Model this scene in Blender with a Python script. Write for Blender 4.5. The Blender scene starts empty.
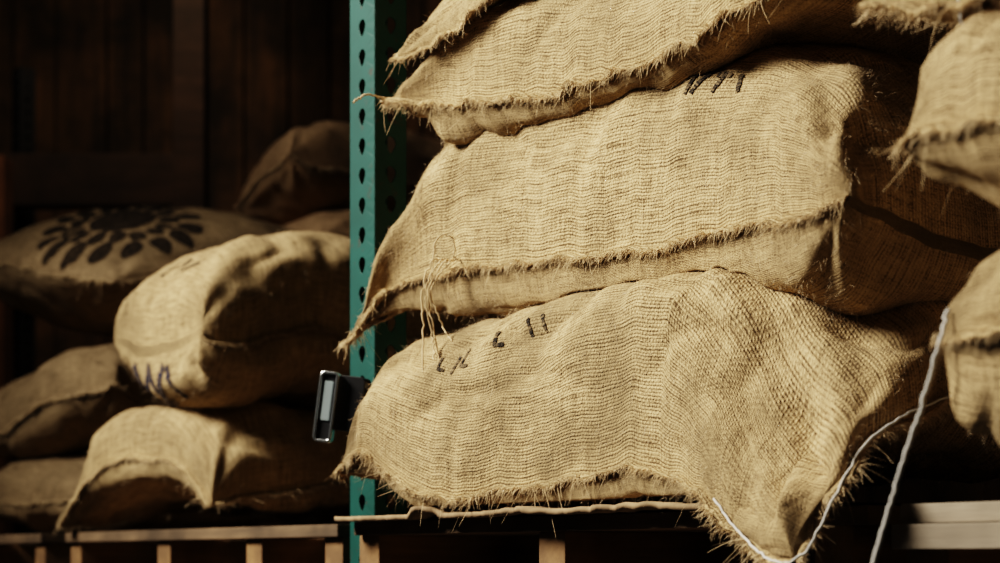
import bpy, bmesh, math, random
import numpy as np
from mathutils import Vector, noise, Matrix
from mathutils.bvhtree import BVHTree

EYE = 1.5
E2 = np.array([0.582, -0.813])      # along the rack row, toward the near end
B2 = np.array([0.813, 0.582])       # into the rack, away from the aisle
YAW = math.atan2(-0.813, 0.582)
scene = bpy.context.scene
COL = scene.collection

# ------------------------------------------------------------------ materials
class NT:
    def __init__(s, name):
        s.m = bpy.data.materials.new(name); s.m.use_nodes = True
        s.t = s.m.node_tree; s.t.nodes.clear()
        s.out = s.t.nodes.new('ShaderNodeOutputMaterial')
        s.b = s.t.nodes.new('ShaderNodeBsdfPrincipled')
        s.t.links.new(s.b.outputs[0], s.out.inputs[0])
    def n(s, typ, **k):
        x = s.t.nodes.new(typ)
        for a, v in k.items(): setattr(x, a, v)
        return x
    def put(s, sock, v):
        if isinstance(v, bpy.types.NodeSocket): s.t.links.new(v, sock)
        else: sock.default_value = v
    def math(s, op, a, b=None, c=None):
        x = s.n('ShaderNodeMath', operation=op)
        s.put(x.inputs[0], a)
        if b is not None: s.put(x.inputs[1], b)
        if c is not None: s.put(x.inputs[2], c)
        return x.outputs[0]
    def vmath(s, op, a, b):
        x = s.n('ShaderNodeVectorMath', operation=op)
        s.put(x.inputs[0], a); s.put(x.inputs[1], b)
        return x.outputs[0]
    def noise(s, vec, scale, detail=3, rough=.55, out=0):
        x = s.n('ShaderNodeTexNoise'); s.put(x.inputs['Vector'], vec)
        x.inputs['Scale'].default_value = scale; x.inputs['Detail'].default_value = detail
        x.inputs['Roughness'].default_value = rough
        return x.outputs[out]
    def ramp(s, f, stops):
        x = s.n('ShaderNodeValToRGB'); s.put(x.inputs[0], f)
        el = x.color_ramp.elements
        while len(el) < len(stops): el.new(.5)
        for e, (p, c) in zip(el, stops):
            e.position = p; e.color = (c[0], c[1], c[2], 1)
        return x.outputs[0]
    def mix(s, f, a, b, mode='MIX'):
        x = s.n('ShaderNodeMix', data_type='RGBA', blend_type=mode)
        s.put(x.inputs['Factor'], f)
        s.put(x.inputs[6], a if isinstance(a, bpy.types.NodeSocket) else (*a, 1))
        s.put(x.inputs[7], b if isinstance(b, bpy.types.NodeSocket) else (*b, 1))
        return x.outputs[2]
    def bump(s, h, strength, dist):
        x = s.n('ShaderNodeBump'); s.put(x.inputs['Height'], h)
        x.inputs['Strength'].default_value = strength; x.inputs['Distance'].default_value = dist
        s.t.links.new(x.outputs[0], s.b.inputs['Normal'])

def burlap(name, light=(.62, .45, .255), dark=(.115, .072, .036), ink=None, p=.0038, q=.0048, dirt=.6, fade=.6):
    k = NT(name)
    uv = k.n('ShaderNodeUVMap').outputs[0]
    obj = k.n('ShaderNodeTexCoord').outputs['Object']
    def dist(sc, amt, det):
        d = k.vmath('SUBTRACT', k.noise(uv, sc, det, out=1), (.5, .5, .5))
        s_ = k.n('ShaderNodeVectorMath', operation='SCALE'); k.put(s_.inputs[0], d); s_.inputs['Scale'].default_value = amt
        return s_.outputs[0]
    u2 = k.vmath('ADD', k.vmath('ADD', uv, dist(4, .022, 1)), dist(170, .0010, 1))
    sp = k.n('ShaderNodeSeparateXYZ'); k.put(sp.inputs[0], u2)
    U, V = sp.outputs[0], sp.outputs[1]
    su = k.math('SINE', k.math('MULTIPLY', U, math.pi / p))
    sv = k.math('SINE', k.math('MULTIPLY', V, math.pi / q))
    a = k.math('ABSOLUTE', su); b = k.math('ABSOLUTE', sv)
    c = k.math('MULTIPLY_ADD', k.math('MULTIPLY', su, sv), .5, .5)
    h = k.math('MULTIPLY_ADD', b, .42, k.math('MULTIPLY_ADD', a, .18, k.math('MULTIPLY', c, .32)))
    m1 = k.n('ShaderNodeMapping'); k.put(m1.inputs[0], uv); m1.inputs['Scale'].default_value = (16, 220, 1)
    m2 = k.n('ShaderNodeMapping'); k.put(m2.inputs[0], uv); m2.inputs['Scale'].default_value = (260, 16, 1)
    s1 = k.noise(m1.outputs[0], 1, 2); s2 = k.noise(m2.outputs[0], 1, 2)
    sl = k.math('MULTIPLY_ADD', s2, .75, k.math('MULTIPLY', s1, 1.0))      # ~.875
    fine = k.noise(uv, 400, 3)
    f = k.math('MULTIPLY_ADD', k.math('SUBTRACT', sl, .875), 1.5, h)
    f = k.math('MULTIPLY_ADD', k.math('SUBTRACT', fine, .5), 1.5, f)
    midc = tuple(.58 * l + .42 * d_ for l, d_ in zip(light, dark))
    col = k.ramp(f, [(.10, dark), (.42, midc), (.88, light)])
    big = k.noise(obj, 5, 5, .68)
    col = k.mix(k.math('MULTIPLY', k.ramp(big, [(.43, (0, 0, 0)), (.68, (1, 1, 1))]), dirt), col, tuple(x * .30 for x in light))
    spk = k.ramp(k.noise(uv, 300, 2), [(.66, (0, 0, 0)), (.72, (1, 1, 1))])
    col = k.mix(k.math('MULTIPLY', spk, .4), col, tuple(min(1, x * 1.4) for x in light))
    if ink:
        nn = k.noise(uv, 130, 3)
        fac = k.ramp(k.math('MULTIPLY_ADD', h, .3, nn), [(.60, (0, 0, 0)), (.88, (1, 1, 1))])
        col = k.mix(k.math('MULTIPLY_ADD', fac, -fade, .96), col, ink)
    k.put(k.b.inputs['Base Color'], col)
    k.b.inputs['Roughness'].default_value = .95
    k.b.inputs['Specular IOR Level'].default_value = .1
    k.bump(k.math('ADD', k.math('ADD', h, k.math('MULTIPLY', sl, .7)), k.math('MULTIPLY', fine, .8)), .95, .0024)
    return k.m

def plain(name, col, rough=.6, metal=0, var=.15, scale=20, bump=.1, bd=.002):
    k = NT(name); o = k.n('ShaderNodeTexCoord').outputs['Object']
    nz = k.noise(o, scale, 4)
    k.put(k.b.inputs['Base Color'], k.mix(nz, tuple(c * (1 - var) for c in col), tuple(min(1, c * (1 + var)) for c in col)))
    k.b.inputs['Roughness'].default_value = rough; k.b.inputs['Metallic'].default_value = metal
    k.bump(nz, bump, bd); return k.m

def painted(name, col, chip=(.05, .035, .03)):
    k = NT(name); o = k.n('ShaderNodeTexCoord').outputs['Object']
    nz = k.noise(o, 9, 4); ch = k.ramp(k.noise(o, 34, 5, .7), [(.60, (0, 0, 0)), (.67, (1, 1, 1))])
    c = k.mix(nz, tuple(x * .5 for x in col), tuple(x * 1.35 for x in col))
    c = k.mix(k.math('MULTIPLY', ch, .7), c, chip)
    k.put(k.b.inputs['Base Color'], c); k.b.inputs['Roughness'].default_value = .55
    k.b.inputs['Specular IOR Level'].default_value = .3
    k.bump(k.noise(o, 60, 3), .12, .001); return k.m

def wood(name, c1, c2, axis=0, rough=.85, s=1.0):
    k = NT(name); o = k.n('ShaderNodeTexCoord').outputs['Object']
    m = k.n('ShaderNodeMapping'); k.put(m.inputs[0], o)
    sc = [22 * s, 22 * s, 22 * s]; sc[axis] = 1.6 * s; m.inputs['Scale'].default_value = sc
    n1 = k.noise(m.outputs[0], 1.5, 6, .65); n2 = k.noise(o, 3, 4, .6)
    col = k.ramp(n1, [(.3, c2), (.5, tuple((a + b) / 2 for a, b in zip(c1, c2))), (.72, c1)])
    col = k.mix(k.ramp(n2, [(.38, (0, 0, 0)), (.62, (.85, .85, .85))]), col, tuple(c * .5 for c in c2))
    k.put(k.b.inputs['Base Color'], col); k.b.inputs['Roughness'].default_value = rough
    k.bump(n1, .5, .003); return k.m

M_SACK = burlap('burlap_weave')
M_DIRTY = burlap('burlap_weave_dusty', dirt=.95)
M_SACK2 = burlap('burlap_weave_dimmed', light=(.40, .29, .175), dark=(.10, .065, .035))  # far-left stack: same burlap, weaker light there put into a darker colour
M_BROWN = burlap('burlap_weave_brown', light=(.52, .35, .21), dark=(.14, .09, .05))
M_INK = burlap('burlap_black_ink', ink=(.012, .012, .014), fade=.45)
M_INK2 = burlap('burlap_dimmed_black_ink', light=(.3, .21, .13), dark=(.08, .05, .03), ink=(.004, .004, .005), fade=.45)  # stamp ink; cloth under it darkened in colour for the weaker light
M_BLUE = burlap('burlap_blue_ink', ink=(.015, .02, .05), fade=.4)
M_FIB = plain('jute_fibre', (.66, .5, .31), .9)
M_FUZZ = plain('jute_fuzz', (.60, .47, .32), .9)
M_CORD = plain('pale_cotton_cord', (.62, .60, .57), .8)
M_TEAL = painted('teal_painted_steel', (.008, .064, .056))
M_DARKSTEEL = plain('dark_steel', (.02, .022, .025), .5, .6)
M_PAL = wood('pallet_deck_wood', (.28, .18, .10), (.085, .055, .033), 0)
M_STR = wood('pallet_stringer_wood', (.50, .29, .125), (.22, .12, .055), 1)
M_GREY = wood('weathered_pallet_wood', (.50, .42, .32), (.24, .19, .14), 0)
M_CARD = plain('cardboard', (.26, .175, .10), .9, 0, .55, 30)
M_WALL = wood('dark_wall_planks', (.15, .083, .038), (.012, .008, .005), 2, s=.35)
M_BEAM = wood('dark_beam_wood', (.06, .033, .022), (.022, .012, .008), 0)
M_POST = wood('red_post_wood', (.36, .18, .09), (.2, .09, .045), 2)
M_BLK = plain('black_plastic', (.012, .012, .014), .35)
M_SILV = plain('brushed_aluminium', (.7, .73, .75), .25, 1)
M_LCD = plain('display_glass', (.25, .3, .32), .15)
M_CONC = plain('concrete_floor', (.09, .085, .08), .8, 0, .25, 2)
M_PLAS = plain('dark_boards', (.03, .022, .017), .9, 0, .3, 2)

# ------------------------------------------------------------------ mesh utils
def mesh_obj(name, verts, faces, mat, smooth=True, uvs=None, parent=None):
    me = bpy.data.meshes.new(name)
    me.from_pydata([tuple(map(float, v)) for v in verts], [], [tuple(map(int, f)) for f in faces])
    if uvs is not None:
        ul = me.uv_layers.new(name='UVMap')
        li = np.zeros(len(me.loops), dtype=np.int32); me.loops.foreach_get('vertex_index', li)
        ul.data.foreach_set('uv', np.asarray(uvs, dtype=np.float32)[li].ravel())
    me.materials.append(mat)
    if smooth: me.polygons.foreach_set('use_smooth', [True] * len(me.polygons))
    me.update()
    ob = bpy.data.objects.new(name, me); COL.objects.link(ob)
    if parent: ob.parent = parent
    return ob

def empty(name, loc=(0, 0, 0), rz=0):
    e = bpy.data.objects.new(name, None); COL.objects.link(e)
    e.location = loc; e.rotation_euler = (0, 0, rz); e.empty_display_size = .1
    return e

def boxes(name, lst, mat, parent=None, bevel=.003, jitter=0, seed=1, smooth=False, cuts=0):
    """lst: (cx,cy,cz,sx,sy,sz[,rz])"""
    rng = random.Random(seed); bm = bmesh.new()
    for b in lst:
        r = bmesh.ops.create_cube(bm, size=1)
        M = Matrix.Translation(b[:3]) @ Matrix.Rotation(b[6] if len(b) > 6 else rng.uniform(-jitter, jitter), 4, 'Z') @ Matrix.Diagonal((b[3], b[4], b[5], 1))
        bmesh.ops.transform(bm, matrix=M, verts=r['verts'])
    if bevel: bmesh.ops.bevel(bm, geom=bm.edges[:], offset=bevel, segments=2, affect='EDGES', profile=.7)
    me = bpy.data.meshes.new(name); bm.to_mesh(me); bm.free(); me.materials.append(mat)
    ob = bpy.data.objects.new(name, me); COL.objects.link(ob)
    if parent: ob.parent = parent
    return ob

def cr(pts, n_per=24):
    P = np.array(pts, float); Q = np.vstack([2 * P[0] - P[1], P, 2 * P[-1] - P[-2]])
    out = []
    for i in range(1, len(Q) - 2):
        t = np.linspace(0, 1, n_per, endpoint=False)[:, None]
        a, b, c, d = Q[i - 1], Q[i], Q[i + 1], Q[i + 2]
        out.append(.5 * (2 * b + (c - a) * t + (2 * a - 5 * b + 4 * c - d) * t ** 2 + (3 * b - a - 3 * c + d) * t ** 3))
    out.append(P[-1:]); return np.vstack(out)

def arc(poly, tt):
    d = np.r_[0, np.cumsum(np.linalg.norm(np.diff(poly, axis=0), axis=1))]; d /= d[-1]
    return np.stack([np.interp(tt, d, poly[:, i]) for i in range(3)], 1)

def strands(name, roots, dirs, lens, rad, mat, parent, seed=0, sag=.5, curl=.35, rings=4):
    rng = np.random.default_rng(seed); N = len(roots)
    roots = np.asarray(roots); dirs = np.asarray(dirs); dirs = dirs / np.linalg.norm(dirs, axis=1)[:, None]
    lens = np.asarray(lens)[:, None]
    c1 = rng.normal(size=(N, 3)) * curl
    up = np.tile([0, 0, 1.], (N, 1)); s1 = np.cross(dirs, up + rng.normal(size=(N, 3)) * .2); s1 /= np.linalg.norm(s1, axis=1)[:, None] + 1e-9
    s2 = np.cross(dirs, s1)
    V = np.zeros((N, rings, 3, 3))
    for r in range(rings):
        t = r / (rings - 1)
        c = roots + dirs * lens * t + c1 * lens * t * t + np.array([0, 0, -1.]) * sag * lens * t * t
        w = rad * (1 - .7 * t)
        for a in range(3):
            an = 2.0944 * a; V[:, r, a] = c + (s1 * math.cos(an) + s2 * math.sin(an)) * w
    base = (np.arange(N) * rings * 3)[:, None]
    F = []
    for r in range(rings - 1):
        for a in range(3):
            b = (a + 1) % 3
            F.append(base + np.array([[r * 3 + a, r * 3 + b, r * 3 + 3 + b, r * 3 + 3 + a]]))
    F = np.concatenate(F)
    return mesh_obj(name, V.reshape(-1, 3), F, mat, True, None, parent)

def cord(name, pts, rad, mat, parent, seed=0, wob=.0):
    P = cr(pts, 10); rng = np.random.default_rng(seed); P = P + rng.normal(size=P.shape) * wob
    cu = bpy.data.curves.new(name, 'CURVE'); cu.dimensions = '3D'; cu.bevel_depth = rad; cu.bevel_resolution = 2
    sp = cu.splines.new('POLY'); sp.points.add(len(P) - 1)
    for i, p in enumerate(P): sp.points[i].co = (*p, 1)
    cu.materials.append(mat); tmp = bpy.data.objects.new(name + '_t', cu); COL.objects.link(tmp)
    dg = bpy.context.evaluated_depsgraph_get(); me = bpy.data.meshes.new_from_object(tmp.evaluated_get(dg))
    bpy.data.objects.remove(tmp); ob = bpy.data.objects.new(name, me); COL.objects.link(ob)
    if parent: ob.parent = parent
    return ob

# ------------------------------------------------------------------ sacks
SACKS = {}
def sack(key, front, near, back, far, top, bot, n=3.0, nU=None, m=.5, flange=(1, 1, 1, 1), res=(120, 80), limp=(), under=(),
         zmin=None, seed=1, fuzz=0, fringe=900, mat=None, wr=1.0, name='burlap_coffee_sack', tilt=0.0, tiltb=0.0, bulge=0.02, bulge_e=None, cap=None, droop=.75, folds=()):
    mat = mat or M_SACK
    nU = nU or n
    bulge_e = bulge if bulge_e is None else bulge_e
    nu, nv = res
    z3 = lambda L: [np.array([p[0], p[1], p[2] + EYE]) for p in L]
    front, near, back, far = map(z3, (front, near, back, far))
    A, B = front[0], front[-1]; C = back[-1]; D = back[0]
    tu = np.linspace(0, 1, nu + 1); tv = np.linspace(0, 1, nv + 1)
    ease = lambda t, k=.55: (1 - k) * t + k * (1 - np.cos(np.pi * t)) / 2
    u = ease(tu); v = ease(tv, .7)
    F = arc(cr(front), u); K = arc(cr(back), u)
    E0 = arc(cr([A] + far + [D]), v); E1 = arc(cr([B] + near + [C]), v)
    Ug, Vg = np.meshgrid(u, v, indexing='ij')
    U_, V_ = Ug[..., None], Vg[..., None]
    S = (1 - V_) * F[:, None] + V_ * K[:, None] + (1 - U_) * E0[None] + U_ * E1[None] \
        - ((1 - U_) * (1 - V_) * A + U_ * (1 - V_) * B + (1 - U_) * V_ * D + U_ * V_ * C)
    LU = np.linalg.norm(B - A); LV = np.linalg.norm(D - A)
    g = lambda t, n_: np.clip(1 - np.abs(2 * t - 1) ** n_, 0, 1) ** m
    H = g(Ug, nU) * g(Vg, n)
    for (lu, lv, r, am) in limp:
        dd = np.sqrt(((Ug - lu) * LU) ** 2 + ((Vg - lv) * LV) ** 2)
        H = H * (1 - am * np.clip(1 - dd / r, 0, 1) ** .8)
    de = np.stack([Vg * LV, (1 - Ug) * LU, (1 - Vg) * LV, Ug * LU])
    along = [Ug * LU, Vg * LV + 3, Ug * LU + 6, Vg * LV + 9]
    puck = np.zeros_like(Ug)
    def n1(x, s): # smooth 1d noise
        xs = x * s; i = np.floor(xs).astype(int); f = xs - i; f = f * f * (3 - 2 * f)
        r = lambda k: np.modf(np.abs(np.sin(k * 12.9898 + seed * 7.1) * 43758.5453))[0] * 2 - 1
        return r(i) * (1 - f) + r(i + 1) * f
    for k in range(4):
        puck += (n1(along[k], 14) * .006 + n1(along[k], 34) * .0035 + n1(along[k] + 1.3, 85) * .0012) * np.exp(-de[k] / .05)
    S = S.copy(); S[..., 2] += puck * wr
    mid = S
    hs = [top, bot]
    sheets = []
    for si, sg in ((0, 1), (1, -1)):
        P = mid.copy()
        P[..., 2] += sg * hs[si] * H * (1 + ((tilt if si == 0 else tiltb) * (Ug - .5)))
        bl = np.exp(-de[0] / .09) * (1 - np.exp(-de[0] / .02))
        P[..., 0] -= B2[0] * bulge * bl; P[..., 1] -= B2[1] * bulge * bl
        bl = np.exp(-de[1] / .09) * (1 - np.exp(-de[1] / .02))
        P[..., 0] += E2[0] * bulge_e * bl; P[..., 1] += E2[1] * bulge_e * bl
        K_ = 55.
        if si == 0 and cap is not None:
            inner = np.clip(np.minimum.reduce(list(de)) / .05, 0, 1)
            zc = -np.log(np.exp(-K_ * (P[..., 2] - EYE)) + math.exp(-K_ * cap)) / K_ + EYE
            P[..., 2] = P[..., 2] * (1 - inner) + zc * inner
        gu = np.gradient(P, axis=0); gv = np.gradient(P, axis=1)
        N = np.cross(gu, gv); N /= np.linalg.norm(N, axis=-1)[..., None] + 1e-12
        if sg < 0: N = -N
        edge = np.clip(np.minimum.reduce(list(de)) / .03, 0, 1)
        Pf = P.reshape(-1, 3); D_ = np.zeros(len(Pf))
        for i, p in enumerate(Pf):
            q = Vector((p[0] + seed * 3.7, p[1] - seed * 1.3, p[2] * 1.0))
            a = noise.noise(q * 4.5) * .022 + noise.noise(q * 11) * .011 + noise.noise(q * 28) * .0026
            r = 1 - abs(noise.noise(Vector((q.x * 5, q.y * 5 + 9, q.z * 8)))) * 2.2
            a += max(0, r - .6) * -.024
            D_[i] = a
        disp = D_.reshape(Ug.shape) * edge * wr
        for (cu, cv) in ((0, 0), (1, 0), (0, 1), (1, 1)):
            dx = (Ug - cu) * LU; dy = (Vg - cv) * LV; rr = np.sqrt(dx ** 2 + dy ** 2)
            an = np.arctan2(np.abs(dy), np.abs(dx))
            disp += wr * .010 * np.sin(an * 9 + seed + 2 * n1(rr + cu + 2 * cv, 9)) * np.exp(-rr / .13) * np.clip(rr / .04, 0, 1) * edge
        if si == 0:
            # long soft drape folds: (u0,v0,u1,v1,width,depth)
            for (a0, b0, a1, b1, wd, dp) in folds:
                px, py = (Ug - a0) * LU, (Vg - b0) * LV; ex, ey = (a1 - a0) * LU, (b1 - b0) * LV; l2 = ex * ex + ey * ey
                t = np.clip((px * ex + py * ey) / l2, 0, 1); dd = np.sqrt((px - t * ex) ** 2 + (py - t * ey) ** 2)
                disp += dp * np.exp(-(dd / wd) ** 2) * (1 - .5 * t) - .5 * dp * np.exp(-((dd - 2 * wd) / wd) ** 2) * (1 - .5 * t)
        P = P + N * disp[..., None]
        sheets.append(P)
    def inside(flat):   # behind the pallet's front edge
        return ((flat[:, :2] - np.array([-.245, 3.0])) @ B2) > -.03
    def clamp(arr, off):
        flat = arr.reshape(-1, 3)
        for key2 in under:
            bvh = SACKS[key2]['bvh']
            for i in range(len(flat)):
                p = flat[i]
                h = bvh.ray_cast(Vector((p[0], p[1], 9)), Vector((0, 0, -1)))
                if h[0] is not None and p[2] < h[0].z + off: p[2] = h[0].z + off
        if zmin is not None:
            flat[:, 2] = np.maximum(flat[:, 2], np.where(inside(flat), zmin + EYE + off, -9))
        return flat.reshape(arr.shape)
    sheets[1] = clamp(sheets[1], .003); sheets[0] = clamp(sheets[0], .008)
    for sl in (np.s_[0, :], np.s_[-1, :], np.s_[:, 0], np.s_[:, -1]): sheets[1][sl] = sheets[0][sl]
    Tp = sheets[0]
    cu_ = np.r_[0, np.cumsum(np.linalg.norm(np.diff(Tp[:, nv // 2], axis=0), axis=1))]
    cv_ = np.r_[0, np.cumsum(np.linalg.norm(np.diff(Tp[nu // 2], axis=0), axis=1))]
    UVg = np.stack(np.meshgrid(cu_, cv_, indexing='ij'), -1)
    idx = np.arange((nu + 1) * (nv + 1)).reshape(nu + 1, nv + 1)
    q = np.stack([idx[:-1, :-1], idx[1:, :-1], idx[1:, 1:], idx[:-1, 1:]], -1).reshape(-1, 4)
    nb = idx.size
    idb = idx + nb
    idb[0, :] = idx[0, :]; idb[-1, :] = idx[-1, :]; idb[:, 0] = idx[:, 0]; idb[:, -1] = idx[:, -1]
    qb = np.stack([idb[:-1, :-1], idb[:-1, 1:], idb[1:, 1:], idb[1:, :-1]], -1).reshape(-1, 4)
    verts = [sheets[0].reshape(-1, 3), sheets[1].reshape(-1, 3)]
    uvs = [UVg.reshape(-1, 2), UVg.reshape(-1, 2) + .37]
    faces = [q, qb]; off = 2 * nb
    rng = np.random.default_rng(seed)
    roots = []; dirs = []
    loops = [(Tp[:, 0], 0), (Tp[-1, :], 1), (Tp[:, -1], 2), (Tp[0, :], 3)]
    for L, k in loops:
        w0 = flange[k]
        if w0 <= 0: continue
        L = L.copy(); tang = np.gradient(L, axis=0); tang /= np.linalg.norm(tang, axis=1)[:, None] + 1e-9
        sgn = {0: -1, 1: 1, 2: 1, 3: -1}[k]
        base = (np.r_[B2, 0] if k in (0, 2) else np.r_[E2, 0]) * sgn
        s = np.r_[0, np.cumsum(np.linalg.norm(np.diff(L, axis=0), axis=1))]
        dr = droop * (1 + .35 * n1(s + k * 3.1, 9))
        o = base[None] - np.outer(dr, [0, 0, 1.])
        o = o - tang * (tang * o).sum(1)[:, None]; o /= np.linalg.norm(o, axis=1)[:, None] + 1e-9
        nrm = base[None] * .8 + np.array([0, 0, .6])
        w = w0 * (.011 + .0025 * n1(s + k * 5, 24) + .002 * n1(s + k, 140))
        w = np.clip(w, .003, 1)
        zz = .004 * n1(s + k * 2.2, 20) + .0026 * n1(s + k, 60) + .002
        rows = []
        for r, t in enumerate((0., .45, 1.)):
            rr = L + o * (w * t)[:, None] + nrm * (zz * t * w0)[:, None]
            rows.append(rr)
        t_ = len(L)
        lay = []
        for dz in (0.0022, -.0022):
            R = np.stack(rows).copy(); R[1:] += nrm * dz
            verts.append(R.reshape(-1, 3))
            uu = np.stack([np.stack([s, np.full_like(s, .9) + t * .013], 1) for t in (0, .45, 1)])
            uvs.append(uu.reshape(-1, 2))
            ii = np.arange(3 * t_).reshape(3, t_) + off
            faces.append(np.stack([ii[:-1, :-1], ii[:-1, 1:], ii[1:, 1:], ii[1:, :-1]], -1).reshape(-1, 4))
            off += 3 * t_; lay.append(ii)
        a, b = lay; faces.append(np.stack([a[2, :-1], a[2, 1:], b[2, 1:], b[2, :-1]], -1))
        if fringe:
            cnt = int(fringe * s[-1] * 1.9)
            ti = rng.uniform(0, s[-1], cnt)
            rt = np.stack([np.interp(ti, s, rows[2][:, i]) for i in range(3)], 1)
            r1 = np.stack([np.interp(ti, s, rows[0][:, i]) for i in range(3)], 1)
            mixf = rng.uniform(.0, 1, cnt)[:, None] ** .5
            roots.append(rt * mixf + r1 * (1 - mixf)); oo = np.stack([np.interp(ti, s, o[:, i]) for i in range(3)], 1)
            dirs.append(oo + base[None] * .35 + rng.normal(size=(cnt, 3)) * .55)
    e = empty(name, (0, 0, 0))
    mesh_obj('cloth', np.vstack(verts), np.vstack(faces), mat, True, np.vstack(uvs), e)
    if roots:
        R = np.vstack(roots); Dd = np.vstack(dirs)
        ln = .004 + .011 * rng.random(len(R)) ** 2.0 + (rng.random(len(R)) > .986) * .024
        strands('hem_fringe', R, Dd, ln, .0006, M_FIB, e, seed)
    if fuzz:
        Nn = []
        for si in (0, 1):
            P = sheets[si]; gu = np.gradient(P, axis=0); gv = np.gradient(P, axis=1)
            N = np.cross(gu, gv) * (1 if si == 0 else -1); Ar = np.linalg.norm(N, axis=-1); N /= Ar[..., None] + 1e-12
            pr = (Ar[1:-1, 1:-1]).ravel(); pr = pr / pr.sum()
            pick = rng.choice(len(pr), int(fuzz * (.65 if si == 0 else .35)), p=pr)
            pp = P[1:-1, 1:-1].reshape(-1, 3)[pick]; nn = N[1:-1, 1:-1].reshape(-1, 3)[pick]
            jit = rng.normal(size=pp.shape) * .004; jit -= nn * (jit * nn).sum(1)[:, None]
            Nn.append((pp + jit, nn + rng.normal(size=pp.shape) * .75))
        R = np.vstack([a for a, _ in Nn]); Dd = np.vstack([b for _, b in Nn])
        strands('fuzz', R, Dd, .004 + .010 * rng.random(len(R)) ** 2, .00027, M_FUZZ, e, seed + 5, rings=3)
    vv = [Vector(x) for x in np.vstack(verts[:2])]
    SACKS[key] = dict(bvh=BVHTree.FromPolygons(vv, [tuple(map(int, f)) for f in np.vstack(faces[:2])]), top=sheets[0], bot=sheets[1],
                      u=u, v=v, uv=UVg, e=e)
    return e

def samp(key, uu, vv, side=0):
    s = SACKS[key]; G = s['top'] if side == 0 else s['bot']
    i = np.interp(uu, s['u'], np.arange(len(s['u']))); j = np.interp(vv, s['v'], np.arange(len(s['v'])))
    i0 = min(int(i), G.shape[0] - 2); j0 = min(int(j), G.shape[1] - 2); fi, fj = i - i0, j - j0
    def bl(X): return X[i0, j0] * (1 - fi) * (1 - fj) + X[i0 + 1, j0] * fi * (1 - fj) + X[i0, j0 + 1] * (1 - fi) * fj + X[i0 + 1, j0 + 1] * fi * fj
    p = bl(G); nrm = np.cross(G[i0 + 1, j0] - G[i0, j0], G[i0, j0 + 1] - G[i0, j0]); nrm = nrm / (np.linalg.norm(nrm) + 1e-9)
    if side: nrm = -nrm
    return p, nrm, bl(s['uv'])

def ink_strokes(key, polys, width, mat, name='ink_marking', side=0):
    V = []; F = []; UVs = []
    for pl in polys:
        pl = np.array(pl, float); w = width
        P3 = []
        for a, b in zip(pl[:-1], pl[1:]):
            k = max(2, int(np.linalg.norm((b - a)) / .004))
            for t in np.linspace(0, 1, k, endpoint=False): P3.append(a + (b - a) * t)
        P3.append(pl[-1]); sm = [samp(key, *p, side=side) for p in P3]
        pos = np.array([x[0] + x[1] * .0018 for x in sm]); nn = np.array([x[1] for x in sm])
        tg = np.gradient(pos, axis=0); sd = np.cross(nn, tg); sd /= np.linalg.norm(sd, axis=1)[:, None] + 1e-9
        o = len(V)
        for i in range(len(pos)):
            ww = w * (.5 + .12 * math.sin(i * 1.7))
            for sg in (-1, 1):
                V.append(pos[i] + sd[i] * ww * sg); UVs.append(sm[i][2])
        for i in range(len(pos) - 1): F.append((o + 2 * i, o + 2 * i + 1, o + 2 * i + 3, o + 2 * i + 2))
    mesh_obj(name, V, F, mat, True, UVs, SACKS[key]['e'])

def ink_blobs(key, blobs, mat, name='ink_stamp'):
    """blobs: (u,v,ru,rv,rot) filled ellipses on the cloth"""
    V = []; F = []; UVs = []
    for (cu, cv, ru, rv, ro) in blobs:
        rings = 4; seg = 16; o = len(V)
        for r in range(rings + 1):
            for a in range(seg):
                an = a / seg * 2 * math.pi; rr = r / rings * (1 + .08 * math.sin(3 * an + cu * 90))
                x, y = math.cos(an) * rr * ru, math.sin(an) * rr * rv
                x, y = x * math.cos(ro) - y * math.sin(ro), x * math.sin(ro) + y * math.cos(ro)
                p, nr, uv = samp(key, cu + x, cv + y); V.append(p + nr * .002); UVs.append(uv)
        for r in range(rings):
            for a in range(seg):
                b = (a + 1) % seg; F.append((o + r * seg + a, o + r * seg + b, o + r * seg + seg + b, o + r * seg + seg + a))
    mesh_obj(name, V, F, mat, True, UVs, SACKS[key]['e'])

# --- right-hand stack (nearest full stack)
sack('R0', [(-.262, 2.95, .1475), (-.2175, 2.90, .185), (-.157, 2.82, .133), (-.0756, 2.72, .0997), (.0289, 2.6, .107), (.123, 2.46, .126),
            (.206, 2.32, .1186), (.2528, 2.22, .0863), (.2855, 2.14, .03), (.3277, 2.02, -.002)],
     [(.370, 2.02, .067), (.4214, 2.05, .1367), (.5006, 2.12, .179), (.568, 2.2, .2017)],
     [(-.02, 3.42, .16), (.42, 2.98, .18), (.85, 2.42, .2)], [(-.14, 2.99, .17), (-.09, 3.12, .17)],
     .26, .10, n=4.0, nU=6, cap=.375, flange=(1.1, .8, 0, 1), res=(210, 130), limp=[(1, 0, .34, .95)], zmin=.080, seed=3, fuzz=20000, fringe=1500,
     mat=M_DIRTY, folds=[(.97, .02, .72, .16, .022, .014), (.86, .0, .62, .10, .018, .010), (.99, .15, .84, .30, .022, .014), (.06, .01, .22, .07, .014, .009), (.30, .0, .40, .05, .012, .006)])
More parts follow.
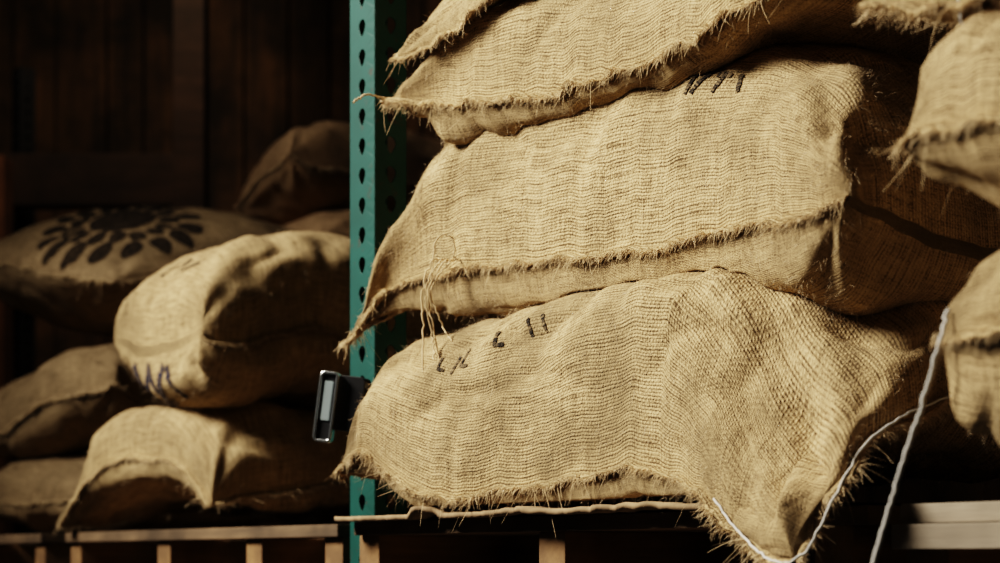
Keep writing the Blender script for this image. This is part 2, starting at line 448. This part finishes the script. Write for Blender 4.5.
sack('R1', [(-.2517, 2.98, .351), (-.1836, 2.95, .436), (-.0795, 2.86, .461), (.0739, 2.66, .446), (.205, 2.46, .433), (.304, 2.28, .4205),
            (.371, 2.12, .412), (.4004, 2.06, .423)], [(.47, 2.10, .40), (.56, 2.16, .385)], [(.22, 3.30, .42), (.50, 2.9, .42), (.85, 2.38, .38)],
     [(-.09, 3.0, .46)], .28, .13, n=5, nU=4.0, cap=.715, flange=(1, 0, 0, 1.1), res=(210, 130), under=('R0',), seed=7, fuzz=22000, fringe=1600,
     bulge_e=-.012, limp=[(0, 0, .18, .8)], folds=[(.02, .02, .20, .05, .014, .011), (.02, .1, .16, .16, .016, .011), (.985, .03, .86, .06, .018, .010), (.5, .0, .56, .06, .014, .005)])
sack('R2', [(-.1804, 2.9, .744), (-.09, 2.84, .728), (.005, 2.74, .705), (.088, 2.64, .692), (.192, 2.47, .683), (.281, 2.30, .6875),
            (.345, 2.19, .70), (.40, 2.12, .72)], [(.55, 2.18, .73)], [(.14, 3.32, .74), (.48, 2.9, .74), (.83, 2.38, .73)],
     [(-.07, 2.97, .74)], .20, .07, n=3.6, nU=4.5, tiltb=-1.5, flange=(1.2, .8, 0, 1.2), res=(190, 110), under=('R1',), seed=12, fuzz=14000, fringe=1600,
     limp=[(0, 0, .10, .7)], folds=[(.03, .02, .2, .08, .014, .010)])
sack('R3', [(-.165, 2.9, .80), (-.06, 2.8, .83), (.02, 2.7, .88), (.12, 2.55, .93), (.25, 2.3, .95), (.37, 2.06, .95)],
     [], [(.24, 3.2, .96), (.83, 2.36, .96)], [(-.04, 2.98, .93)], .16, .05, n=3.2, flange=(1.2, .8, 0, 1.2), res=(120, 80),
     under=('R2',), seed=15, fuzz=3000, fringe=1200, limp=[(0, 0, .2, .8)])
# --- near stack at the far right
NB = [(.79, 1.98), (1.05, 1.6), (1.22, 1.38)]
bk = lambda z: [(x, y, z) for x, y in NB]
sack('N3', [(.60, 1.90, .14), (.72, 1.65, .13), (.9, 1.35, .13)], [], bk(.14), [], .06, .05, res=(70, 50), zmin=.068, seed=21, fringe=400, n=3.4)
sack('N2', [(.4225, 1.72, .225), (.45, 1.62, .205), (.58, 1.42, .20), (.75, 1.18, .2)], [], bk(.24), [(.6, 1.85, .23)], .12, .14, res=(110, 80),
     seed=23, fuzz=3000, fringe=900, under=('N3',), n=4, nU=5)
sack('N1', [(.391, 1.75, .408), (.415, 1.66, .395), (.439, 1.58, .385), (.56, 1.4, .37), (.75, 1.16, .36)], [], bk(.41), [(.58, 1.87, .41)],
     .14, .10, res=(110, 80), seed=26, fuzz=3000, fringe=900, under=('N2',), n=4, nU=5)
sack('N0', [(.372, 1.8, .565), (.4, 1.76, .545), (.434, 1.7, .525), (.458, 1.65, .525), (.58, 1.42, .53), (.75, 1.18, .53)], [], bk(.57),
     [(.57, 1.9, .58)], .15, .03, res=(110, 80), seed=29, fuzz=2500, fringe=1500, under=('N1',), n=2.8, flange=(1.8, 1, 0, 1.5))
# --- left bay, middle stack
sack('L0', [(-.998, 4.1, .073), (-.9225, 4.05, .18), (-.84, 3.98, .2256), (-.697, 3.8, .2153), (-.627, 3.7, .1645), (-.579, 3.62, .1106)],
     [(-.514, 3.7, .14), (-.42, 3.78, .153), (-.323, 3.88, .1617)], [(-.35, 4.55, .14), (-.15, 4.35, .15), (0, 4.1, .16)], [(-.7, 4.3, .14)],
     .19, .09, n=4, nU=2.6, cap=.345, res=(100, 90), zmin=.068, seed=33, fuzz=4000, fringe=900, flange=(1, 1, 0, 1))
sack('L1', [(-.8556, 4.0, .49), (-.728, 3.8, .454), (-.594, 3.6, .47)], [(-.543, 3.62, .438), (-.483, 3.7, .4626), (-.401, 3.8, .4896), (-.323, 3.88, .4915)],
     [(-.25, 4.5, .5), (-.1, 4.3, .5), (0, 4.1, .49)], [(-.6, 4.25, .5)], .25, .14, n=4.4, nU=2.8, m=.52, cap=.73, res=(110, 90), under=('L0',), seed=37, fuzz=4000,
     fringe=900, flange=(0, 1, 0, 0), bulge=.035)
# --- far left stack
sack('F0', [(-1.558, 5.1, .156), (-1.375, 4.95, .165), (-1.098, 4.65, .155), (-.98, 4.55, .177)], [(-.75, 4.8, .17)], [(-1.1, 5.7, .17), (-.5, 5.05, .17)],
     [], .14, .09, n=3.4, res=(70, 60), zmin=.068, seed=41, fringe=500, flange=(1, 1, 0, 0), mat=M_SACK2)
sack('F1', [(-1.558, 5.1, .34), (-1.375, 4.95, .352), (-1.227, 4.8, .413), (-1.072, 4.65, .439), (-.976, 4.6, .4524)], [(-.9, 4.72, .42)],
     [(-1.1, 5.8, .42), (-.52, 5.12, .45)], [], .19, .09, n=4, res=(80, 60), under=('F0',), seed=43, fringe=600, flange=(1.6, 1, 0, 0), mat=M_SACK2)
sack('F2', [(-1.618, 5.2, .84), (-1.39, 5.0, .83), (-1.2, 4.8, .77), (-.984, 4.6, .7105)], [(-.86, 4.72, .76), (-.66, 5.0, .86)],
     [(-1.2, 5.9, .90), (-.75, 5.65, .90), (-.38, 5.35, .90)], [], .16, .22, n=2.4, m=.75, res=(100, 80), under=('F1',), seed=47, fringe=600, flange=(1, 1, 0, 0), mat=M_SACK2, wr=.6)
# --- stack at the back
for i, z in enumerate((.2, .43, .68, .93)):
    sack('G%d' % i, [(-.78, 5.55, z), (-.62, 5.32, z), (-.5, 5.2, z)], [(-.25, 5.4, z)], [(-.1, 6.3, z), (.15, 5.85, z)], [], .14, .13, n=3.2,
         res=(50, 40), seed=51 + i, fringe=0, zmin=.068, under=(('G%d' % (i - 1),) if i else ()), mat=M_BROWN, flange=(1, 1, 0, 0))
sack('G4', [(-.80, 5.5, 1.075), (-.71, 5.36, 1.14), (-.607, 5.2, 1.165)], [(-.47, 5.3, 1.15), (-.244, 5.5, 1.15)], [(-.15, 6.3, 1.15), (.15, 5.85, 1.16)],
     [(-.5, 5.9, 1.12)], .19, .12, n=3.2, res=(90, 70), under=('G3',), seed=58, fringe=400, mat=M_BROWN)

# --- markings
ink_strokes('R1', [[(.66, .085), (.68, .085), (.675, .06)], [(.70, .09), (.685, .06)], [(.715, .085), (.74, .085)], [(.73, .09), (.72, .06)], [(.755, .088), (.765, .06)]], .0075, M_INK)
ink_strokes('R0', [[(.215, .085), (.218, .066), (.23, .066)], [(.247, .088), (.247, .062)], [(.27, .095), (.265, .07), (.285, .07)], [(.325, .11), (.335, .085), (.35, .085)], [(.375, .118), (.39, .092)], [(.402, .12), (.417, .095)]], .006, M_INK)
ink_strokes('L1', [[(.28, .012), (.36, .06), (.44, .012), (.52, .06), (.60, .012)], [(.34, .075), (.58, .075)], [(.64, .015), (.70, .07)], [(.30, .03), (.34, .085)]], .020, M_BLUE, side=1)
ink_strokes('L1', [[(.35, .07), (.42, .10)], [(.5, .07), (.55, .11)], [(.6, .07), (.66, .10)]], .016, M_INK)
EU, EV = .68, .24
bl = [(EU, EV, .11, .10, 0)]
for k in range(16):
    a = k / 16 * 2 * math.pi
    bl.append((EU + .165 * math.cos(a), EV + .135 * math.sin(a), .034, .024, a))
    bl.append((EU + .245 * math.cos(a + .2), EV + .195 * math.sin(a + .2), .042, .030, a))
ink_blobs('F2', bl, M_INK2)

# --- hanging cords and loose threads
z = EYE
cord('hem_cord', [(.4225, 1.70, .236 + z), (.412, 1.69, .20 + z), (.400, 1.70, .15 + z), (.385, 1.71, .10 + z), (.372, 1.72, .05 + z), (.355, 1.72, -.01 + z), (.35, 1.72, -.06 + z)], .0022, M_CORD, SACKS['N2']['e'], 3, .0006)
cord('hem_cord', [(.57, 2.19, .205 + z), (.50, 2.105, .182 + z), (.42, 2.035, .138 + z), (.372, 2.0, .07 + z), (.34, 2.0, .01 + z), (.31, 2.03, -.002 + z), (.285, 2.12, .028 + z), (.26, 2.19, .075 + z)], .0016, M_CORD, SACKS['R0']['e'], 4, .0009)
for k, (dx, l) in enumerate(((-.008, .16), (.004, .13), (.012, .19), (.02, .1))):
    cord('loose_thread_%d' % (k + 1), [(-.085 + dx, 2.84, .475 + z), (-.10 + dx, 2.82, .465 + z), (-.118 + dx * .5, 2.81, .42 + z), (-.112 + dx, 2.81, .40 + z - l * .3), (-.108 + dx * 1.6, 2.80, .44 + z - l)], .0013, M_FIB, SACKS['R1']['e'], 8 + k, .0012)
cord('loose_thread_5', [(-.108, 2.83, .44 + z), (-.10, 2.82, .50 + z), (-.075, 2.82, .505 + z), (-.07, 2.82, .47 + z)], .0013, M_FIB, SACKS['R1']['e'], 19, .001)
cord('loose_thread', [(-.18, 2.9, .742 + z), (-.21, 2.88, .745 + z), (-.235, 2.87, .73 + z)], .0016, M_FIB, SACKS['R2']['e'], 5, .001)
cord('loose_thread', [(.43, 1.69, .53 + z), (.432, 1.68, .50 + z), (.437, 1.68, .485 + z)], .0012, M_CORD, SACKS['N0']['e'], 6, .001)

# ------------------------------------------------------------------ pallets
def pallet(x, y, length, depth, strs, deck=M_PAL, seed=1, ztop=.063, side_board=False):
    """(x,y): far front corner; local +x runs along the row toward the near end, +y into the rack"""
    e = empty('wooden_pallet', (x, y, EYE + ztop), YAW); rng = random.Random(seed)
    nb = 7; w = depth / nb * .82; L = []
    for i in range(nb):
        L.append((length / 2 + rng.uniform(-.006, .006), w / 2 + i * (depth - w) / (nb - 1), -.011, length, w, .022))
    boxes('deck_boards', L, deck, e, .002, .003, seed)
    boxes('bottom_boards', [(length / 2, w / 2 + i * (depth - w) / 4, -.131, length, w, .018) for i in range(5)], deck, e, .002, .002, seed)
    boxes('stringers', [(s, depth / 2 + .008, -.072, .062, depth - .01, .10) for s in strs], M_STR, e, .003, 0, seed)
    if side_board: boxes('edge_board', [(length / 2, -.004, -.037, length, .018, .028)], deck, e, .002)
    return e
pallet(-.245, 3.0, 1.14, 1.0, (.03, .53, 1.08), seed=2)
pallet(.45, 2.03, 1.2, 1.0, (.03, .2, .6, 1.15), deck=M_GREY, seed=5, side_board=True)
fx, fy = np.array([-.212, 3.05]) - E2 * 1.36
pallet(fx, fy, 1.24, 1.0, (.03, .50, .90, 1.2), seed=8)
fx, fy = np.array([-.212, 3.05]) - E2 * 2.75
pallet(fx, fy, 1.24, 1.15, (.03, .6, 1.2), seed=9)
fx, fy = np.array([-.212, 3.05]) - E2 * 2.75 + B2 * 1.25
pallet(fx, fy, 1.9, 1.2, (.03, .6, 1.2, 1.8), seed=10)

# cardboard slip sheet under the right stack: wavy, slightly ragged front edge
nx, ny = 160, 24; V = []
for layer, dz in ((0, .0), (1, .008)):
    for i in range(nx + 1):
        for j in range(ny + 1):
            lx = i / nx * 1.0 + .0; ly = j / ny * .9 - .036
            fr = max(0, 1 - j / 5)
            w = noise.noise(Vector((lx * 7, ly * 3, 2))) * .009 + abs(noise.noise(Vector((lx * 22, 1, 5)))) * .006
            w += .012 * math.exp(-((lx - .27) / .03) ** 2)
            ly2 = ly + fr * (noise.noise(Vector((lx * 18, 3, 1))) * .016 + noise.noise(Vector((lx * 70, 3, 1))) * .005)
            V.append((lx + .0, ly2, .0015 + dz + max(0, w) * fr - fr * .002))
n1_ = (nx + 1) * (ny + 1); F = []
for i in range(nx):
    for j in range(ny):
        a = i * (ny + 1) + j; F.append((a, a + ny + 1, a + ny + 2, a + 1)); F.append(tuple(n1_ + t for t in (a, a + 1, a + ny + 2, a + ny + 1)))
for i in range(nx):
    a = i * (ny + 1); F.append((a, a + n1_, a + ny + 1 + n1_, a + ny + 1))
cs = mesh_obj('cardboard_slip_sheet', V, F, M_CARD, True); cs.location = (-.245, 3.0, EYE + .0635); cs.rotation_euler = (0, 0, YAW)

# ------------------------------------------------------------------ rack
def plate(w, cells, pitch=.0508, hr=.0122):
    """perforated strip in XZ plane, x 0..w, z 0..cells*pitch with tear-drop slots"""
    hw, hh = w / 2, pitch / 2; ca = math.atan2(hh, hw)
    angs = sorted(set([ca, math.pi - ca, math.pi + ca, 2 * math.pi - ca] + [k * math.pi / 10 for k in range(20)]))
    hole = []; outer = []
    for a in angs:
        r = hr; x, y = math.cos(a) * r * .85, math.sin(a) * r
        if y < 0: x *= (1 - .45 * (-y / r)); y *= 1.35
        hole.append((x, y))
        t = min(hw / max(1e-9, abs(math.cos(a))), hh / max(1e-9, abs(math.sin(a)))); outer.append((math.cos(a) * t, math.sin(a) * t))
    V = []; F = []; n = len(angs)
    for c in range(cells):
        o = len(V); cz = (c + .5) * pitch
        V += [(x + hw, 0, y + cz) for x, y in outer] + [(x + hw, 0, y + cz) for x, y in hole]
        for k in range(n): F.append((o + k, o + (k + 1) % n, o + n + (k + 1) % n, o + n + k))
    return V, F
rack = empty('pallet_rack', (-.212, 3.05, 0), YAW)
def upright(lx, ly, mat=M_TEAL, nm='upright'):
    cells = 68; H = cells * .0508; allV = []; allF = []
    def add(V, F, M):
        o = len(allV); allV.extend([tuple(M @ Vector(v)) for v in V]); allF.extend([tuple(i + o for i in f) for f in F])
    V, F = plate(.08, cells)
    add(V, F, Matrix.Translation((-.08, 0, 0)))                                           # aisle face
    V, F = plate(.062, cells)
    add(V, F, Matrix.Rotation(math.pi / 2, 4, 'Z'))                                       # near face
    add([(0, 0, 0), (.062, 0, 0), (.062, 0, H), (0, 0, H)], [(0, 1, 2, 3)], Matrix.Translation((-.08, 0, 0)) @ Matrix.Rotation(math.pi / 2, 4, 'Z'))
    add([(0, 0, 0), (.02, 0, 0), (.02, 0, H), (0, 0, H)], [(0, 1, 2, 3)], Matrix.Translation((-.02, .062, 0)))
    add([(0, 0, 0), (.02, 0, 0), (.02, 0, H), (0, 0, H)], [(0, 1, 2, 3)], Matrix.Translation((-.08, .062, 0)))
    ob = mesh_obj(nm, allV, allF, mat, False, None, rack); ob.location = (lx, ly, 0)
    bm = bmesh.new(); bm.from_mesh(ob.data); bmesh.ops.remove_doubles(bm, verts=bm.verts, dist=1e-5); bmesh.ops.recalc_face_normals(bm, faces=bm.faces); bm.to_mesh(ob.data); bm.free()
    md = ob.modifiers.new('gauge', 'SOLIDIFY'); md.thickness = .0025; md.offset = 0
    b = ob.modifiers.new('edge', 'BEVEL'); b.width = .0025; b.segments = 2; b.limit_method = 'ANGLE'; b.angle_limit = math.radians(50)
    boxes(nm + '_foot_plate', [(lx - .04, ly + .03, .006, .14, .12, .012)], mat, rack, .001)
upright(0, 0); upright(0, 1.0); upright(-4.3, 0, M_DARKSTEEL); upright(-4.3, 1.0, M_DARKSTEEL); upright(2.75, 0); upright(2.75, 1.0)
boxes('load_beams', [(-.4, .06, EYE - .125, 6.0, .05, .1), (-.4, .95, EYE - .125, 6.0, .05, .1), (-1.6, 1.4, EYE - .125, 5.0, .05, .1), (-1.6, 2.3, EYE - .125, 5.0, .05, .1)], M_TEAL, rack, .004)
for xx in (0, 2.75, -4.3):
    boxes('frame_braces', [(xx - .04, .5, h, .03, .95, .03) for h in (.4, 1.1, 1.30, 2.9)], M_TEAL, rack, .002)
boxes('rear_legs', [(xx, yy, (EYE - .175) / 2, .06, .06, EYE - .175) for xx in (-4.0, -1.2, .8) for yy in (1.4, 2.3)], M_TEAL, rack, .002)

# handheld device clipped to the upright, leaning
dev = empty('hanging_digital_scale', (-.2745, 2.985, EYE + .252), math.radians(-18))
dev.rotation_euler = (0, math.radians(8), math.radians(-18))
def rrect(name, w, h, d, r, mat, loc, hole=None):
    bm = bmesh.new()
    def ring(w, h, r):
        o = []
        for cx, cz, a0 in ((w / 2 - r, h / 2 - r, 0), (-w / 2 + r, h / 2 - r, 90), (-w / 2 + r, -h / 2 + r, 180), (w / 2 - r, -h / 2 + r, 270)):
            for k in range(7):
                a = math.radians(a0 + k * 15); o.append((cx + math.cos(a) * r, cz + math.sin(a) * r))
        return o
    O = ring(w, h, r); f = [bm.verts.new((x, -d / 2, z_)) for x, z_ in O]; b = [bm.verts.new((x, d / 2, z_)) for x, z_ in O]; n = len(O)
    for k in range(n): bm.faces.new((f[k], f[(k + 1) % n], b[(k + 1) % n], b[k]))
    if hole:
        I = ring(w - 2 * hole, h - 2 * hole, max(.001, r - hole)); fi = [bm.verts.new((x, -d / 2, z_)) for x, z_ in I]; bi = [bm.verts.new((x, d / 2, z_)) for x, z_ in I]
        for k in range(n):
            k2 = (k + 1) % n
            bm.faces.new((f[k], fi[k], fi[k2], f[k2])); bm.faces.new((b[k], b[k2], bi[k2], bi[k])); bm.faces.new((fi[k], bi[k], bi[k2], fi[k2]))
    else: bm.faces.new(f); bm.faces.new(b[::-1])
    bmesh.ops.recalc_face_normals(bm, faces=bm.faces)
    me = bpy.data.meshes.new(name); bm.to_mesh(me); bm.free(); me.materials.append(mat)
    ob = bpy.data.objects.new(name, me); COL.objects.link(ob); ob.parent = dev; ob.location = loc
    md = ob.modifiers.new('b', 'BEVEL'); md.width = .0012; md.segments = 2; md.limit_method = 'ANGLE'
rrect('silver_frame', .034, .118, .014, .009, M_SILV, (-.012, -.004, 0), hole=.005)
rrect('face', .026, .108, .010, .005, M_BLK, (-.012, -.001, 0))
rrect('display', .016, .066, .003, .002, M_LCD, (-.012, -.0068, .010))
rrect('body', .05, .092, .030, .009, M_BLK, (.022, .018, .010))
rrect('clip', .016, .05, .030, .004, M_BLK, (.048, .03, .014))

# ------------------------------------------------------------------ building shell
def box1(name, lo, hi, mat, bev=0):
    c = [(a + b) / 2 for a, b in zip(lo, hi)]; s = [b - a for a, b in zip(lo, hi)]
    ob = boxes(name, [(*[0, 0, 0], *s)], mat, None, bev); ob.location = c; return ob
box1('floor', (-6, -3, -.1), (6, 9.2, 0), M_CONC)
box1('ceiling', (-6, -3, 5.6), (6, 9.2, 5.7), M_PLAS)
box1('wall_right', (5.9, -3, 0), (6, 9.2, 5.6), M_PLAS)
box1('wall_front', (-5.9, -3, 0), (5.9, -2.9, 5.6), M_PLAS)
wl = empty('wall_left')
boxes('wall_panels', [(-5.95, -1.2, 2.8, .1, 3.6, 5.6), (-5.95, 6.6, 2.8, .1, 5.2, 5.6), (-5.95, 2.3, .9, .1, 3.4, 1.8), (-5.95, 2.3, 5.0, .1, 3.4, 1.2)], M_PLAS, wl, 0)
win = empty('window_1')
boxes('window_frame', [(-5.93, .6, 3.1, .14, .08, 2.6), (-5.93, 4.0, 3.1, .14, .08, 2.6), (-5.93, 2.3, 1.83, .14, 3.4, .08), (-5.93, 2.3, 4.37, .14, 3.4, .08), (-5.93, 2.3, 3.1, .08, .05, 2.5), (-5.93, 2.3, 3.1, .08, 3.3, .05)], M_BEAM, win, .004)
wb = empty('wall_back')
rr = random.Random(3); L = []; x = -6
while x < 6:
    w = rr.uniform(.16, .26); L.append((x + w / 2, 8.6 + rr.uniform(-.012, .012), 2.8, w - .012, .04, 5.6)); x += w
boxes('planks', L, M_WALL, wb, .004)
boxes('backing', [(0, 8.68, 2.8, 12, .06, 5.6)], M_PLAS, wb, 0)
box1('trim_1', (-4.2, 6.9, EYE + 1.36), (-1.2, 7.0, EYE + 1.56), M_BEAM, .006)
box1('timber_post', (-2.01, 6.75, 0), (-1.86, 6.88, EYE + 1.52), M_POST, .006)
box1('timber_post', (-1.25, 6.88, 0), (-1.13, 6.99, 5.6), M_BEAM, .006)

# ------------------------------------------------------------------ light
def area(name, loc, tgt, size, energy, col, sy=None, spread=180):
    l = bpy.data.lights.new(name, 'AREA'); l.energy = energy; l.color = col; l.size = size; l.spread = math.radians(spread)
    if sy: l.shape = 'RECTANGLE'; l.size_y = sy
    o = bpy.data.objects.new(name, l); COL.objects.link(o); o.location = loc
    o.rotation_euler = (Vector(tgt) - Vector(loc)).to_track_quat('-Z', 'Y').to_euler(); return o
area('window_daylight', (-3.1, 2.5, 4.2), (.1, 2.6, 1.9), 1.2, 108, (1, .925, .79), 1.1, 95)
area('back_wall_fill', (-1.5, 5.7, 4.7), (-.6, 8.3, 3.0), .4, 13, (1, .76, .5), None, 120)  # added warm lamp without a fixture, brightens the back wall and posts
area('aisle_fill', (-1.8, -.6, 3.2), (0, 3, 1.8), 1.6, .7, (.9, .93, 1))
w = bpy.data.worlds.new('world'); scene.world = w; w.use_nodes = True
w.node_tree.nodes['Background'].inputs[0].default_value = (.5, .6, .8, 1); w.node_tree.nodes['Background'].inputs[1].default_value = .03

# ------------------------------------------------------------------ camera
cd = bpy.data.cameras.new('camera'); cam = bpy.data.objects.new('camera', cd); COL.objects.link(cam)
cam.location = (0, 0, EYE); cam.rotation_euler = (math.radians(90), 0, 0)
cd.sensor_width = 36; cd.lens = 64.8; cd.shift_y = .2785; cd.clip_start = .05
cd.dof.use_dof = True; cd.dof.focus_distance = 2.45; cd.dof.aperture_fstop = 4.0
scene.camera = cam
try:
    scene.view_settings.view_transform = 'Filmic'; scene.view_settings.look = 'High Contrast'
except Exception as ex: print(ex)
